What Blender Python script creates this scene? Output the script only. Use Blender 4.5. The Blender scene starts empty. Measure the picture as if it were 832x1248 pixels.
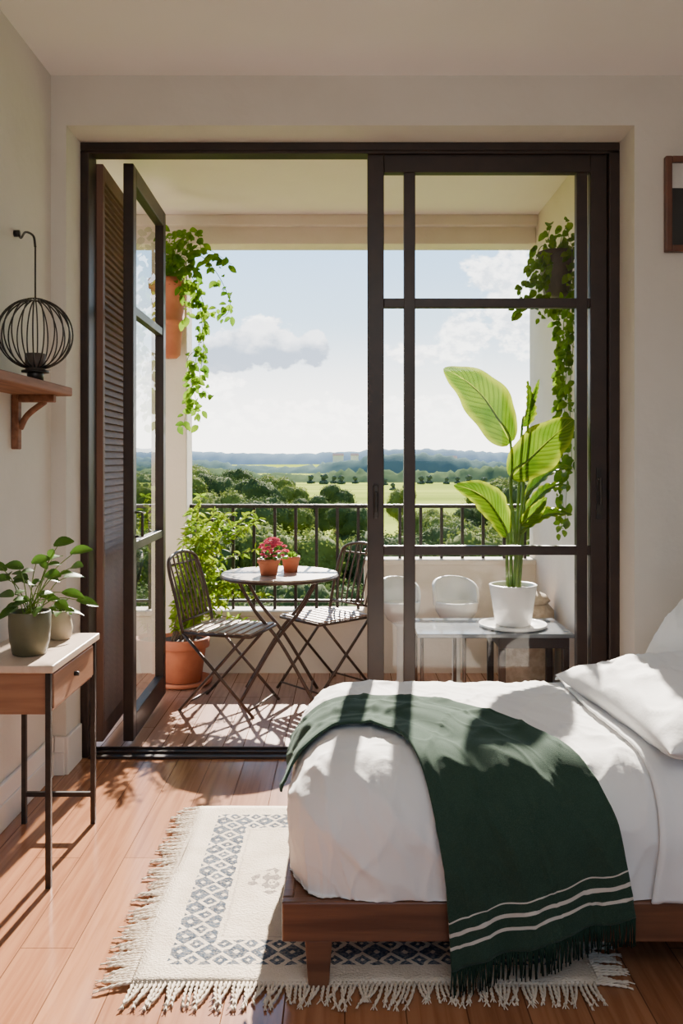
import bpy, bmesh, math, random
from mathutils import Vector, Matrix, noise
random.seed(7)
C = bpy.context.scene.collection
F = 1040.0; H = 1.4
def P(px, py, Y):
    return Vector(((px-420)*Y/F, Y, H-(py-560)*Y/F))
# ---------------------------------------------------------------- materials
def newmat(name):
    m = bpy.data.materials.new(name); m.use_nodes = True
    nt = m.node_tree; nt.nodes.clear()
    o = nt.nodes.new('ShaderNodeOutputMaterial')
    return m, nt, o
class N:
    def __init__(s, nt): s.nt = nt
    def n(s, t, **kw):
        x = s.nt.nodes.new(t)
        for k, v in kw.items(): setattr(x, k, v)
        return x
    def l(s, a, b): s.nt.links.new(a, b)
    def setin(s, sock, v):
        if hasattr(v, 'is_output'): s.l(v, sock)
        else: sock.default_value = v
    def m(s, op, a, b=0.0, c=None, clamp=False):
        x = s.n('ShaderNodeMath', operation=op); x.use_clamp = clamp
        s.setin(x.inputs[0], a); s.setin(x.inputs[1], b)
        if c is not None: s.setin(x.inputs[2], c)
        return x.outputs[0]
    def mix(s, f, a, b, mode='MIX'):
        x = s.n('ShaderNodeMix', data_type='RGBA', blend_type=mode)
        s.setin(x.inputs[0], f)
        s.setin(x.inputs[6], a if hasattr(a, 'is_output') else (*a[:3], 1))
        s.setin(x.inputs[7], b if hasattr(b, 'is_output') else (*b[:3], 1))
        return x.outputs[2]
    def ss(s, v, lo, hi):
        x = s.n('ShaderNodeMapRange', interpolation_type='SMOOTHSTEP')
        s.setin(x.inputs[0], v); x.inputs[1].default_value = lo; x.inputs[2].default_value = hi
        return x.outputs[0]
def pm(name, c1, c2=None, scale=8, rough=.6, bump=.0, bscale=None, metal=0, stretch=(1,1,1), spec=.5, transl=0, coord='Object', sheen=0, detail=5):
    m, nt, o = newmat(name); g = N(nt)
    b = g.n('ShaderNodeBsdfPrincipled')
    b.inputs['Roughness'].default_value = rough; b.inputs['Metallic'].default_value = metal
    b.inputs['Specular IOR Level'].default_value = spec
    if sheen: b.inputs['Sheen Weight'].default_value = sheen
    tc = g.n('ShaderNodeTexCoord'); mp = g.n('ShaderNodeMapping'); mp.inputs['Scale'].default_value = stretch
    g.l(tc.outputs[coord], mp.inputs[0])
    c2 = c2 or tuple(x*.85 for x in c1)
    nz = g.n('ShaderNodeTexNoise'); nz.inputs['Scale'].default_value = scale; nz.inputs['Detail'].default_value = detail
    g.l(mp.outputs[0], nz.inputs['Vector'])
    f = g.ss(nz.outputs[0], .32, .68)
    col = g.mix(f, c1, c2)
    g.l(col, b.inputs['Base Color'])
    if bump:
        nb = g.n('ShaderNodeTexNoise'); nb.inputs['Scale'].default_value = bscale or scale*4; nb.inputs['Detail'].default_value = 6
        g.l(mp.outputs[0], nb.inputs['Vector'])
        bp = g.n('ShaderNodeBump'); bp.inputs['Strength'].default_value = bump; bp.inputs['Distance'].default_value = .01
        g.l(nb.outputs[0], bp.inputs['Height']); g.l(bp.outputs[0], b.inputs['Normal'])
    if transl:
        t = g.n('ShaderNodeBsdfTranslucent'); g.l(col, t.inputs[0])
        mx = g.n('ShaderNodeMixShader'); mx.inputs[0].default_value = transl
        g.l(b.outputs[0], mx.inputs[1]); g.l(t.outputs[0], mx.inputs[2]); g.l(mx.outputs[0], o.inputs[0])
    else: g.l(b.outputs[0], o.inputs[0])
    return m
def planks(name, ca, cb, rowh, width, rough, groove, grain=(2, 40, 1)):
    m, nt, o = newmat(name); g = N(nt)
    b = g.n('ShaderNodeBsdfPrincipled'); b.inputs['Roughness'].default_value = rough
    tc = g.n('ShaderNodeTexCoord'); sp = g.n('ShaderNodeSeparateXYZ'); g.l(tc.outputs['Object'], sp.inputs[0])
    cb_ = g.n('ShaderNodeCombineXYZ'); g.l(sp.outputs[1], cb_.inputs[0]); g.l(sp.outputs[0], cb_.inputs[1])
    br = g.n('ShaderNodeTexBrick'); br.offset = .37; br.offset_frequency = 2
    br.inputs['Scale'].default_value = 1; br.inputs['Brick Width'].default_value = width; br.inputs['Row Height'].default_value = rowh
    br.inputs['Mortar Size'].default_value = groove; br.inputs['Mortar Smooth'].default_value = .3
    br.inputs['Color1'].default_value = (*ca, 1); br.inputs['Color2'].default_value = (*cb, 1)
    br.inputs['Mortar'].default_value = (ca[0]*.35, ca[1]*.33, ca[2]*.33, 1)
    g.l(cb_.outputs[0], br.inputs['Vector'])
    mp = g.n('ShaderNodeMapping'); mp.inputs['Scale'].default_value = grain; g.l(cb_.outputs[0], mp.inputs[0])
    nz = g.n('ShaderNodeTexNoise'); nz.inputs['Scale'].default_value = 1; nz.inputs['Detail'].default_value = 8; nz.inputs['Distortion'].default_value = .6
    g.l(mp.outputs[0], nz.inputs['Vector'])
    f = g.ss(nz.outputs[0], .35, .7)
    col = g.mix(f, br.outputs[0], (.60, .50, .44), 'MULTIPLY')
    mf = g.mix(.7, br.outputs[0], col)
    g.l(mf, b.inputs['Base Color'])
    g.l(g.m('ADD', rough, g.m('MULTIPLY', br.outputs['Fac'], .5)), b.inputs['Roughness'])
    g.l(g.m('SUBTRACT', .5, g.m('MULTIPLY', br.outputs['Fac'], .5)), b.inputs['Specular IOR Level'])
    bp = g.n('ShaderNodeBump'); bp.inputs['Strength'].default_value = .2; bp.inputs['Distance'].default_value = .003
    g.l(g.m('MULTIPLY', nz.outputs[0], .25), bp.inputs['Height']); g.l(bp.outputs[0], b.inputs['Normal'])
    g.l(b.outputs[0], o.inputs[0]); return m
def glassmat(name):
    m, nt, o = newmat(name); g = N(nt)
    t = g.n('ShaderNodeBsdfTransparent'); t.inputs[0].default_value = (.97, .98, .975, 1)
    gl = g.n('ShaderNodeBsdfGlossy'); gl.inputs['Roughness'].default_value = .015
    nz = g.n('ShaderNodeTexNoise'); nz.inputs['Scale'].default_value = 1.5
    bp = g.n('ShaderNodeBump'); bp.inputs['Strength'].default_value = .02; g.l(nz.outputs[0], bp.inputs['Height'])
    g.l(bp.outputs[0], gl.inputs['Normal'])
    lw = g.n('ShaderNodeLayerWeight'); lw.inputs[0].default_value = .5
    fr = g.m('ADD', .035, g.m('MULTIPLY', g.m('POWER', lw.outputs['Facing'], 4.0), .85))
    mx = g.n('ShaderNodeMixShader'); g.l(fr, mx.inputs[0]); g.l(t.outputs[0], mx.inputs[1]); g.l(gl.outputs[0], mx.inputs[2])
    g.l(mx.outputs[0], o.inputs[0]); return m
def leafmat(name, c1, c2, edge, vein, transl=.38, freq=14):
    m, nt, o = newmat(name); g = N(nt)
    uv = g.n('ShaderNodeUVMap'); sp = g.n('ShaderNodeSeparateXYZ'); g.l(uv.outputs[0], sp.inputs[0])
    au = g.m('ABSOLUTE', g.m('SUBTRACT', sp.outputs[0], .5))
    w = g.m('SINE', g.m('MULTIPLY', g.m('SUBTRACT', sp.outputs[1], g.m('MULTIPLY', au, .5)), freq*6.283))
    f = g.ss(w, .3, 1.0)
    mid = g.ss(au, .03, .0)
    nz = g.n('ShaderNodeTexNoise'); nz.inputs['Scale'].default_value = 6; tc = g.n('ShaderNodeTexCoord'); g.l(tc.outputs['Object'], nz.inputs[0])
    col = g.mix(g.ss(nz.outputs[0], .35, .65), c1, c2)
    col = g.mix(g.m('MULTIPLY', f, .6), col, (c1[0]*.45, c1[1]*.5, c1[2]*.5))
    col = g.mix(g.ss(au, .32, .5), col, edge)
    col = g.mix(g.m('MAXIMUM', mid, 0), col, vein)
    b = g.n('ShaderNodeBsdfPrincipled'); b.inputs['Roughness'].default_value = .38; b.inputs['Specular IOR Level'].default_value = .3; g.l(col, b.inputs['Base Color'])
    t = g.n('ShaderNodeBsdfTranslucent'); g.l(col, t.inputs[0])
    bp = g.n('ShaderNodeBump'); bp.inputs['Strength'].default_value = .4; bp.inputs['Distance'].default_value = .006
    g.l(w, bp.inputs['Height']); g.l(bp.outputs[0], b.inputs['Normal'])
    mx = g.n('ShaderNodeMixShader'); mx.inputs[0].default_value = transl
    g.l(b.outputs[0], mx.inputs[1]); g.l(t.outputs[0], mx.inputs[2]); g.l(mx.outputs[0], o.inputs[0]); return m

M = {}
M['wall'] = pm('wall_plaster', (.585, .55, .495), (.555, .52, .465), 3, .85, .25, 22)
M['ceil'] = pm('ceiling_paint', (.78, .75, .735), (.76, .73, .715), 2, .9, .1, 30)
M['trim'] = pm('trim_paint', (.72, .68, .64), (.70, .66, .62), 4, .5, .05, 40)
M['ext'] = pm('balcony_plaster', (.77, .67, .57), (.71, .61, .51), 2.5, .85, .3, 25)
M['extc'] = pm('balcony_ceiling_paint', (.84, .74, .71), (.81, .71, .68), 2.5, .85, .1, 25)
M['floor'] = planks('oak_floor', (.39, .175, .085), (.285, .12, .058), .155, 1.5, .19, .0024)
M['deck'] = planks('balcony_deck', (.44, .24, .165), (.37, .195, .13), .10, .9, .30, .0025)
M['frame'] = pm('dark_frame', (.028, .0155, .0115), (.020, .0115, .0095), 12, .42, .05, 60, spec=.35)
M['shutter'] = pm('shutter_wood', (.185, .098, .068), (.145, .075, .052), 10, .55, .08, 50, stretch=(1, 1, .2), spec=.25)
M['glass'] = glassmat('clear_glass')
M['metal'] = pm('dark_metal', (.025, .021, .019), (.04, .032, .027), 30, .4, .05, 80, metal=.5)
M['bmetal'] = pm('brown_metal', (.095, .055, .038), (.06, .035, .025), 30, .42, .05, 80, metal=.4)
M['slat'] = pm('seat_slats', (.36, .24, .17), (.24, .155, .11), 10, .4, .1, 40, stretch=(1, 8, 1))
M['ttop'] = pm('table_top', (.44, .34, .27), (.32, .24, .185), 6, .3, .05, 40)
M['ptop'] = pm('grey_table_top', (.18, .20, .22), (.145, .16, .18), 6, .08, .01, 40)
M['bed'] = pm('bed_wood', (.175, .073, .037), (.105, .042, .022), 3, .36, .08, 8, stretch=(.7, 14, 14))
M['tablew'] = pm('console_wood', (.30, .145, .078), (.225, .104, .056), 2.2, .4, .04, 8, stretch=(1.5, 1.5, 22))
M['ctop'] = pm('console_top', (.58, .45, .35), (.50, .38, .285), 3, .4, .03, 20, stretch=(12, 1, 4))
M['shelf'] = pm('shelf_wood', (.26, .12, .068), (.17, .075, .044), 3, .7, .06, 8, stretch=(14, 1, 14), spec=.2)
M['linen'] = pm('white_cotton', (.80, .785, .77), (.78, .765, .75), 5, .85, .12, 60, sheen=.2)
M['linen2'] = pm('white_sheet', (.83, .82, .81), (.81, .80, .79), 5, .8, .08, 90, sheen=.2)
M['terra'] = pm('terracotta', (.50, .16, .075), (.41, .12, .055), 7, .75, .15, 40)
M['white'] = pm('white_ceramic', (.80, .78, .75), (.77, .75, .72), 5, .25, .02, 20)
M['olive'] = pm('olive_ceramic', (.12, .112, .06), (.09, .085, .046), 6, .5, .1, 40)
M['stone'] = pm('beige_ceramic', (.50, .43, .32), (.42, .35, .25), 8, .7, .15, 40)
M['soil'] = pm('soil', (.06, .04, .028), (.03, .02, .015), 40, .95, .6, 80)
M['stem'] = pm('stem', (.14, .24, .018), (.09, .17, .013), 10, .5, transl=.2)
M['wood_stem'] = pm('bark', (.16, .10, .06), (.10, .065, .04), 20, .8, .4, 40)
M['leafA'] = pm('plant_leaf', (.075, .17, .020), (.045, .11, .014), 12, .4, transl=.35)
M['leafB'] = pm('sunny_leaf', (.30, .40, .012), (.14, .26, .010), 9, .5, transl=.5, spec=.3)
M['leafC'] = pm('vine_leaf', (.20, .34, .012), (.065, .17, .010), 9, .45, transl=.5, spec=.3)
M['leafD'] = pm('dark_vine_leaf', (.08, .17, .012), (.19, .30, .015), 9, .45, transl=.5, spec=.3)
M['flower'] = pm('pink_flower', (.70, .10, .17), (.55, .04, .09), 20, .6, transl=.3)
M['big'] = leafmat('banana_leaf', (.060, .150, .003), (.125, .225, .004), (.30, .38, .012), (.36, .44, .04))
M['beige'] = pm('beige_weave', (.50, .38, .27), (.38, .28, .19), 30, .8, .4, 80)
M['candle'] = pm('dark_clay', (.07, .05, .038), (.05, .036, .028), 20, .6, .1, 60)
M['dark'] = pm('dark_panel', (.012, .012, .013), (.02, .02, .02), 6, .35)
M['paper'] = pm('pale_print', (.55, .53, .50), (.48, .46, .43), 6, .6)
M['pframe'] = pm('reddish_frame', (.13, .045, .024), (.08, .028, .016), 6, .4, .05, 30)
M['fringe'] = pm('cream_fringe', (.71, .62, .50), (.60, .51, .41), 30, .9, .2, 80)
M['gfringe'] = pm('green_fringe', (.018, .038, .026), (.011, .025, .017), 30, .95, spec=.1)
M['tree1'] = pm('tree_crown', (.145, .185, .032), (.062, .092, .020), 1.6, .9, 0, transl=.3, detail=6, spec=.1)  # crown colours here and below are lightened to stand in for haze
M['tree2'] = pm('tree_crown_dark', (.070, .102, .028), (.034, .058, .019), 1.6, .9, 0, transl=.25, detail=6, spec=.1)
M['tree3'] = pm('hazed_tree_crown_far', (.095, .13, .08), (.072, .105, .07), 1.5, .95, 0, transl=.2, detail=6, spec=.1)
M['field'] = pm('meadow', (.34, .39, .065), (.18, .235, .04), .02, .95, .3, 1.5, stretch=(.5, 2.2, 1), spec=.0)
M['hill0'] = pm('hazed_green_ridge', (.085, .12, .055), (.06, .09, .045), .06, .95, .8, .2, detail=10, spec=.0)  # ridge colours carry painted aerial haze, paler and bluer with distance
M['hill1'] = pm('hazed_near_ridge', (.10, .145, .125), (.075, .115, .105), .03, .95, .8, .2, detail=10, spec=.0)
M['hill2'] = pm('hazed_far_ridge', (.17, .23, .27), (.14, .20, .245), .012, .95, .3, .1, detail=10, spec=.0)

# rug
def rugmat():
    m, nt, o = newmat('rug_weave'); g = N(nt)
    tc = g.n('ShaderNodeTexCoord'); sp = g.n('ShaderNodeSeparateXYZ'); g.l(tc.outputs['Object'], sp.inputs[0])
    nd = g.n('ShaderNodeTexNoise'); nd.inputs['Scale'].default_value = 38; g.l(tc.outputs['Object'], nd.inputs[0])
    wob = g.m('MULTIPLY', g.m('SUBTRACT', nd.outputs[0], .5), .016)
    x, y = g.m('ADD', sp.outputs[0], wob), g.m('SUBTRACT', sp.outputs[1], wob)
    ax, ay = g.m('ABSOLUTE', x), g.m('ABSOLUTE', y)
    dx, dy = g.m('SUBTRACT', .62, ax), g.m('SUBTRACT', .575, ay)
    d = g.m('MINIMUM', dx, dy)
    inb = g.m('MULTIPLY', g.m('GREATER_THAN', d, .080), g.m('LESS_THAN', d, .200))
    def tri(v, per):
        f = g.m('FRACT', g.m('DIVIDE', g.m('ADD', v, 10*per), per)); return g.m('ABSOLUTE', g.m('SUBTRACT', f, .5))
    per = .079
    a1 = g.m('ADD', tri(x, per), tri(y, per))
    d1 = g.m('LESS_THAN', a1, .50); h1 = g.m('LESS_THAN', a1, .13)
    c1 = g.m('GREATER_THAN', a1, .70); hc = g.m('GREATER_THAN', a1, .91)
    dark = g.m('MULTIPLY', g.m('SUBTRACT', g.m('MAXIMUM', d1, c1), g.m('MAXIMUM', h1, hc)), inb)
    worn = g.n('ShaderNodeTexNoise'); worn.inputs['Scale'].default_value = 120; g.l(tc.outputs['Object'], worn.inputs[0])
    wf = g.m('ADD', .75, g.m('MULTIPLY', g.ss(worn.outputs[0], .35, .6), .25))
    ln = g.m('MULTIPLY', g.m('GREATER_THAN', d, .212), g.m('LESS_THAN', d, .219))
    def motif(cx, cy):
        a = g.m('ABSOLUTE', g.m('SUBTRACT', x, cx)); b = g.m('ABSOLUTE', g.m('SUBTRACT', y, cy))
        s = g.m('ADD', a, g.m('MULTIPLY', b, 1.1))
        k = g.m('ADD', g.m('SINE', g.m('MULTIPLY', a, 130)), g.m('SINE', g.m('ADD', g.m('MULTIPLY', b, 120), g.m('MULTIPLY', nd.outputs[0], 9))))
        return g.m('MULTIPLY', g.m('LESS_THAN', s, .10), g.m('GREATER_THAN', k, .15))
    mo = g.m('MAXIMUM', motif(-.29, -.03), motif(.29, -.03))
    n2 = g.n('ShaderNodeTexNoise'); n2.inputs['Scale'].default_value = 9; n2.inputs['Detail'].default_value = 6; g.l(tc.outputs['Object'], n2.inputs[0])
    base = g.mix(g.ss(n2.outputs[0], .35, .65), (.72, .625, .51), (.62, .53, .42))
    blue = g.mix(g.ss(nd.outputs[0], .3, .7), (.035, .052, .080), (.085, .112, .150))
    c = g.mix(g.m('MULTIPLY', dark, wf), base, blue)
    c = g.mix(g.m('MULTIPLY', ln, .35), c, (.30, .25, .22))
    c = g.mix(g.m('MULTIPLY', g.m('MULTIPLY', mo, wf), .85), c, (.14, .12, .12))
    b = g.n('ShaderNodeBsdfPrincipled'); b.inputs['Roughness'].default_value = .95; b.inputs['Specular IOR Level'].default_value = .1; g.l(c, b.inputs['Base Color'])
    wv = g.n('ShaderNodeTexNoise'); wv.inputs['Scale'].default_value = 170; g.l(tc.outputs['Object'], wv.inputs[0])
    bp = g.n('ShaderNodeBump'); bp.inputs['Strength'].default_value = .9; bp.inputs['Distance'].default_value = .006
    g.l(wv.outputs[0], bp.inputs['Height']); g.l(bp.outputs[0], b.inputs['Normal'])
    g.l(b.outputs[0], o.inputs[0]); return m
M['rug'] = rugmat()
def throwmat():
    m, nt, o = newmat('green_wool'); g = N(nt)
    uv = g.n('ShaderNodeUVMap'); sp = g.n('ShaderNodeSeparateXYZ'); g.l(uv.outputs[0], sp.inputs[0])
    v = sp.outputs[1]
    def band(a, b): return g.m('MULTIPLY', g.m('GREATER_THAN', v, a), g.m('LESS_THAN', v, b))
    s = g.m('MAXIMUM', g.m('MAXIMUM', band(.055, .064), band(.090, .101)), band(.127, .131))
    tc = g.n('ShaderNodeTexCoord'); nz = g.n('ShaderNodeTexNoise'); nz.inputs['Scale'].default_value = 14; g.l(tc.outputs['Object'], nz.inputs[0])
    n5 = g.n('ShaderNodeTexNoise'); n5.inputs['Scale'].default_value = 400; g.l(tc.outputs['Object'], n5.inputs[0])
    base = g.mix(nz.outputs[0], (.019, .041, .027), (.029, .056, .039))
    base = g.mix(g.m('MULTIPLY', g.ss(n5.outputs[0], .4, .7), .4), base, (.050, .083, .061))
    c = g.mix(s, base, (.58, .54, .48))
    b = g.n('ShaderNodeBsdfPrincipled'); b.inputs['Roughness'].default_value = .95; b.inputs['Sheen Weight'].default_value = .15; b.inputs['Specular IOR Level'].default_value = .1
    b.inputs['Sheen Tint'].default_value = (.6, .8, .7, 1)
    g.l(c, b.inputs['Base Color'])
    bp = g.n('ShaderNodeBump'); bp.inputs['Strength'].default_value = .5; bp.inputs['Distance'].default_value = .002
    g.l(n5.outputs[0], bp.inputs['Height']); g.l(bp.outputs[0], b.inputs['Normal'])
    g.l(b.outputs[0], o.inputs[0]); return m
M['throw'] = throwmat()

# ---------------------------------------------------------------- mesh builder
class MB:
    def __init__(s): s.v = []; s.f = []; s.uv = None
    def add(s, vs, fs):
        n = len(s.v); s.v += [Vector(v) for v in vs]; s.f += [tuple(i+n for i in f) for f in fs]; return s
    def box(s, a, b, R=None, c=None):
        x0, y0, z0 = a; x1, y1, z1 = b
        vs = [Vector(v) for v in ((x0,y0,z0),(x1,y0,z0),(x1,y1,z0),(x0,y1,z0),(x0,y0,z1),(x1,y0,z1),(x1,y1,z1),(x0,y1,z1))]
        if R is not None:
            c = Vector(c) if c is not None else (vs[0]+vs[6])/2
            vs = [R @ (v-c) + c for v in vs]
        return s.add(vs, [(0,3,2,1),(4,5,6,7),(0,1,5,4),(1,2,6,5),(2,3,7,6),(3,0,4,7)])
    def taper(s, a, b, k):
        n = len(s.v); s.box(a, b); cx, cy = (a[0]+b[0])/2, (a[1]+b[1])/2
        for v in s.v[n:n+4]: v.x = cx+(v.x-cx)*k; v.y = cy+(v.y-cy)*k
        return s
    def tube(s, pts, r, seg=8, r2=None, closed=False):
        pts = [Vector(p) for p in pts]; n = len(pts); rings = []
        up = None
        for i, p in enumerate(pts):
            if closed: d = pts[(i+1) % n]-pts[i-1]
            else: d = pts[min(i+1, n-1)]-pts[max(i-1, 0)]
            if d.length < 1e-9: d = Vector((0,0,1))
            d.normalize()
            if up is None:
                up = Vector((0,0,1)) if abs(d.z) < .9 else Vector((1,0,0))
            a = d.cross(up)
            if a.length < 1e-4: a = d.orthogonal()
            a.normalize(); b = a.cross(d).normalized(); up = b
            rr = r if r2 is None else r+(r2-r)*i/(n-1)
            rings.append([p+a*rr*math.cos(2*math.pi*k/seg)+b*rr*math.sin(2*math.pi*k/seg) for k in range(seg)])
        vs = [v for q in rings for v in q]; fs = []
        for i in range(n if closed else n-1):
            j = (i+1) % n
            for k in range(seg):
                k2 = (k+1) % seg; fs.append((i*seg+k, j*seg+k, j*seg+k2, i*seg+k2))
        if not closed:
            fs.append(tuple(range(seg))); fs.append(tuple((n-1)*seg+k for k in reversed(range(seg))))
        return s.add(vs, fs)
    def lathe(s, prof, c=(0,0,0), seg=40):
        c = Vector(c); vs = []; fs = []; n = len(prof)
        for r, z in prof:
            for k in range(seg):
                a = 2*math.pi*k/seg; vs.append(c+Vector((max(r,1e-4)*math.cos(a), max(r,1e-4)*math.sin(a), z)))
        for i in range(n-1):
            for k in range(seg):
                k2 = (k+1) % seg; fs.append((i*seg+k, i*seg+k2, (i+1)*seg+k2, (i+1)*seg+k))
        return s.add(vs, fs)
    def grid(s, fn, nu, nv):
        vs = [fn(i/nu, j/nv) for j in range(nv+1) for i in range(nu+1)]
        fs = [(j*(nu+1)+i, j*(nu+1)+i+1, (j+1)*(nu+1)+i+1, (j+1)*(nu+1)+i) for j in range(nv) for i in range(nu)]
        return s.add(vs, fs)
    def leaf(s, base, d, L, W, droop=.3, nrm=None, seg=4, fold=.15):
        base = Vector(base); d = Vector(d).normalized()
        nrm = Vector(nrm) if nrm is not None else Vector((random.uniform(-.6,.6), random.uniform(-1,-.2), random.uniform(.2,1)))
        side = d.cross(nrm)
        if side.length < 1e-3: side = d.orthogonal()
        side.normalize(); n = side.cross(d).normalized()
        vs = []; fs = []
        for i in range(seg+1):
            t = i/seg; w = W*.5*(math.sin(math.pi*min(1, t*.93+.04))**.75)
            c = base+d*L*t-Vector((0,0,1))*droop*L*t*t
            vs += [c-side*w+n*w*fold*2, c, c+side*w+n*w*fold*2]
        for i in range(seg):
            a = i*3; fs += [(a, a+1, a+4, a+3), (a+1, a+2, a+5, a+4)]
        return s.add(vs, fs)
    def build(s, name, mat, parent=None, smooth=False, bevel=0, kind=None, sub=0, solid=0, weld=False):
        off = Vector((0,0,0)); q = parent
        while q is not None: off += q.location; q = q.parent
        me = bpy.data.meshes.new(name)
        me.from_pydata([tuple(v-off) for v in s.v], [], s.f); me.update()
        if s.uv:
            ul = me.uv_layers.new(name='UVMap')
            for lp in me.loops: ul.data[lp.index].uv = s.uv[lp.vertex_index]
        ob = bpy.data.objects.new(name, me); C.objects.link(ob)
        me.materials.append(mat)
        if smooth:
            for p in me.polygons: p.use_smooth = True
        if parent is not None: ob.parent = parent
        if solid:
            md = ob.modifiers.new('solid', 'SOLIDIFY'); md.thickness = solid; md.offset = 0
        if bevel:
            md = ob.modifiers.new('bevel', 'BEVEL'); md.width = bevel; md.segments = 2; md.limit_method = 'ANGLE'
        if sub:
            md = ob.modifiers.new('sub', 'SUBSURF'); md.levels = sub; md.render_levels = sub
        if kind: ob['kind'] = kind
        return ob
def spline(pts, n=8):
    pts = [Vector(p) for p in pts]; out = []
    q = [pts[0]*2-pts[1]]+pts+[pts[-1]*2-pts[-2]]
    for i in range(1, len(q)-2):
        for k in range(n):
            t = k/n; a, b, c, d = q[i-1], q[i], q[i+1], q[i+2]
            out.append(.5*((2*b)+(c-a)*t+(2*a-5*b+4*c-d)*t*t+(3*b-a-3*c+d)*t**3))
    out.append(pts[-1]); return out
def tag(o, label=None, cat=None, group=None, kind=None):
    if label: o['label'] = label
    if cat: o['category'] = cat
    if group: o['group'] = group
    if kind: o['kind'] = kind
    return o
def empty(name, loc, label=None, cat=None, group=None, kind=None):
    o = bpy.data.objects.new(name, None); C.objects.link(o); o.location = loc; o.empty_display_size = .1
    return tag(o, label, cat, group, kind)
def copy_tree(o, parent=None):
    c = o.copy(); C.objects.link(c); c.parent = parent
    for ch in list(o.children): copy_tree(ch, c)
    return c
def RZ(a): return Matrix.Rotation(a, 3, 'Z')

# ---------------------------------------------------------------- room shell
XL, XR, YW, YO = -1.308, 2.35, 3.8, 4.16
OX0, OX1, OZ = -1.24, 1.289, 2.888
CZ = 3.11
MB().box((XL-.2, -1.4, -.12), (XR+.2, 4.0, 0)).build('floor', M['floor'], kind='structure')
MB().box((XL-.2, -1.4, CZ), (XR+.2, YO, CZ+.2)).build('ceiling', M['ceil'], kind='structure')
MB().box((XL-.25, -1.4, -.12), (XL, YW, CZ)).build('wall_left', M['wall'], kind='structure')
MB().box((XR, -1.4, -.12), (XR+.25, YW, CZ)).build('wall_right', M['wall'], kind='structure')
# unseen rear wall behind the viewer, added to cut low light, open above
b = MB(); b.box((XL, -1.4, 0), (XR, -1.25, 1.05)); b.box((XL, -1.4, 1.05), (XL+.3, -1.25, CZ)); b.box((XR-.6, -1.4, 1.05), (XR, -1.25, CZ)); b.build('wall_rear', M['wall'], kind='structure')
wb = MB()
wb.box((XL-1.4, YW, -.12), (OX0, YO, CZ)); wb.box((OX1, YW, -.12), (XR+.25, YO, CZ)); wb.box((OX0, YW, OZ), (OX1, YO, CZ))
wb.build('wall_back', M['wall'], kind='structure')
b = MB(); b.box((XL, -1.2, 0), (XL+.016, YW, .17)); b.box((XL, -1.2, 0), (XL+.024, YW, .10))
b.build('baseboard_left', M['trim'], bevel=.004, kind='structure')
b = MB(); b.box((XL+.02, YW-.016, 0), (OX0, YW, .17)); b.box((XL+.02, YW-.024, 0), (OX0+.0, YW, .10)); b.box((OX0-.001, YW-.016, 0), (OX0+.014, 3.985, .17))
b.box((OX1, YW-.016, 0), (XR, YW, .17)); b.box((OX1, YW-.024, 0), (XR, YW, .10))
b.build('baseboard_back', M['trim'], bevel=.004, kind='structure')

# ---------------------------------------------------------------- balcony shell
BY = 5.64; XM = .13; ZL = .40; ZH = .738
MB().box((-2.75, 4.0, -.2), (1.5, 5.82, -.012)).build('floor_balcony', M['deck'], kind='structure')
b = MB(); b.box((-2.75, YO, 3.0), (1.5, 5.80, 3.25)); b.build('ceiling_balcony', M['extc'], kind='structure')
b = MB(); b.box((-2.75, BY-.02, 2.82), (1.26, BY+.16, 3.0)); b.box((-2.75, BY-.07, 2.93), (1.26, BY-.02, 3.0)); b.build('trim_1', M['ext'], bevel=.006, kind='structure')
MB().box((1.26, YO, -.2), (1.5, 5.82, 3.0)).build('wall_balcony_right', M['ext'], kind='structure')
b = MB(); b.box((-1.27, BY-.04, -.012), (-1.036, BY+.16, 2.82)); b.build('wall_balcony_column', M['ext'], bevel=.008, kind='structure')
b = MB(); b.box((-2.75, BY, -.012), (-1.27, BY+.16, ZL-.035)); b.box((-1.036, BY, -.012), (XM, BY+.16, ZL-.035)); b.box((XM, BY, -.012), (1.26, BY+.16, ZH-.035))
b.build('wall_balcony_parapet', M['ext'], kind='structure')
b = MB(); b.box((-2.75, BY-.02, ZL-.035), (-1.27, BY+.17, ZL)); b.box((-1.036, BY-.02, ZL-.035), (XM, BY+.17, ZL)); b.box((XM, BY-.02, ZH-.035), (1.26, BY+.17, ZH)); b.build('trim_2', M['ext'], bevel=.006, kind='structure')
rl = empty('railing', (0.1, BY+.08, ZH), 'dark metal balcony railing with thin upright bars on the low wall', 'railing')
for xa, xb, zb in ((-2.75, -1.27, ZL), (-1.036, XM, ZL), (XM, 1.26, ZH)):
    MB().box((xa, BY+.055, 1.075), (xb, BY+.105, 1.10)).build('handrail', M['metal'], rl, bevel=.004)
    MB().box((xa, BY+.065, zb+.045), (xb, BY+.095, zb+.062)).build('bottom_rail', M['metal'], rl, bevel=.003)
x = -2.7
while x < 1.24:
    if not (-1.29 < x < -1.02):
        MB().box((x-.010, BY+.070, (ZL if x < XM else ZH)-.002), (x+.010, BY+.090, 1.077)).build('baluster', M['metal'], rl)
    x += .1395

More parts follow.
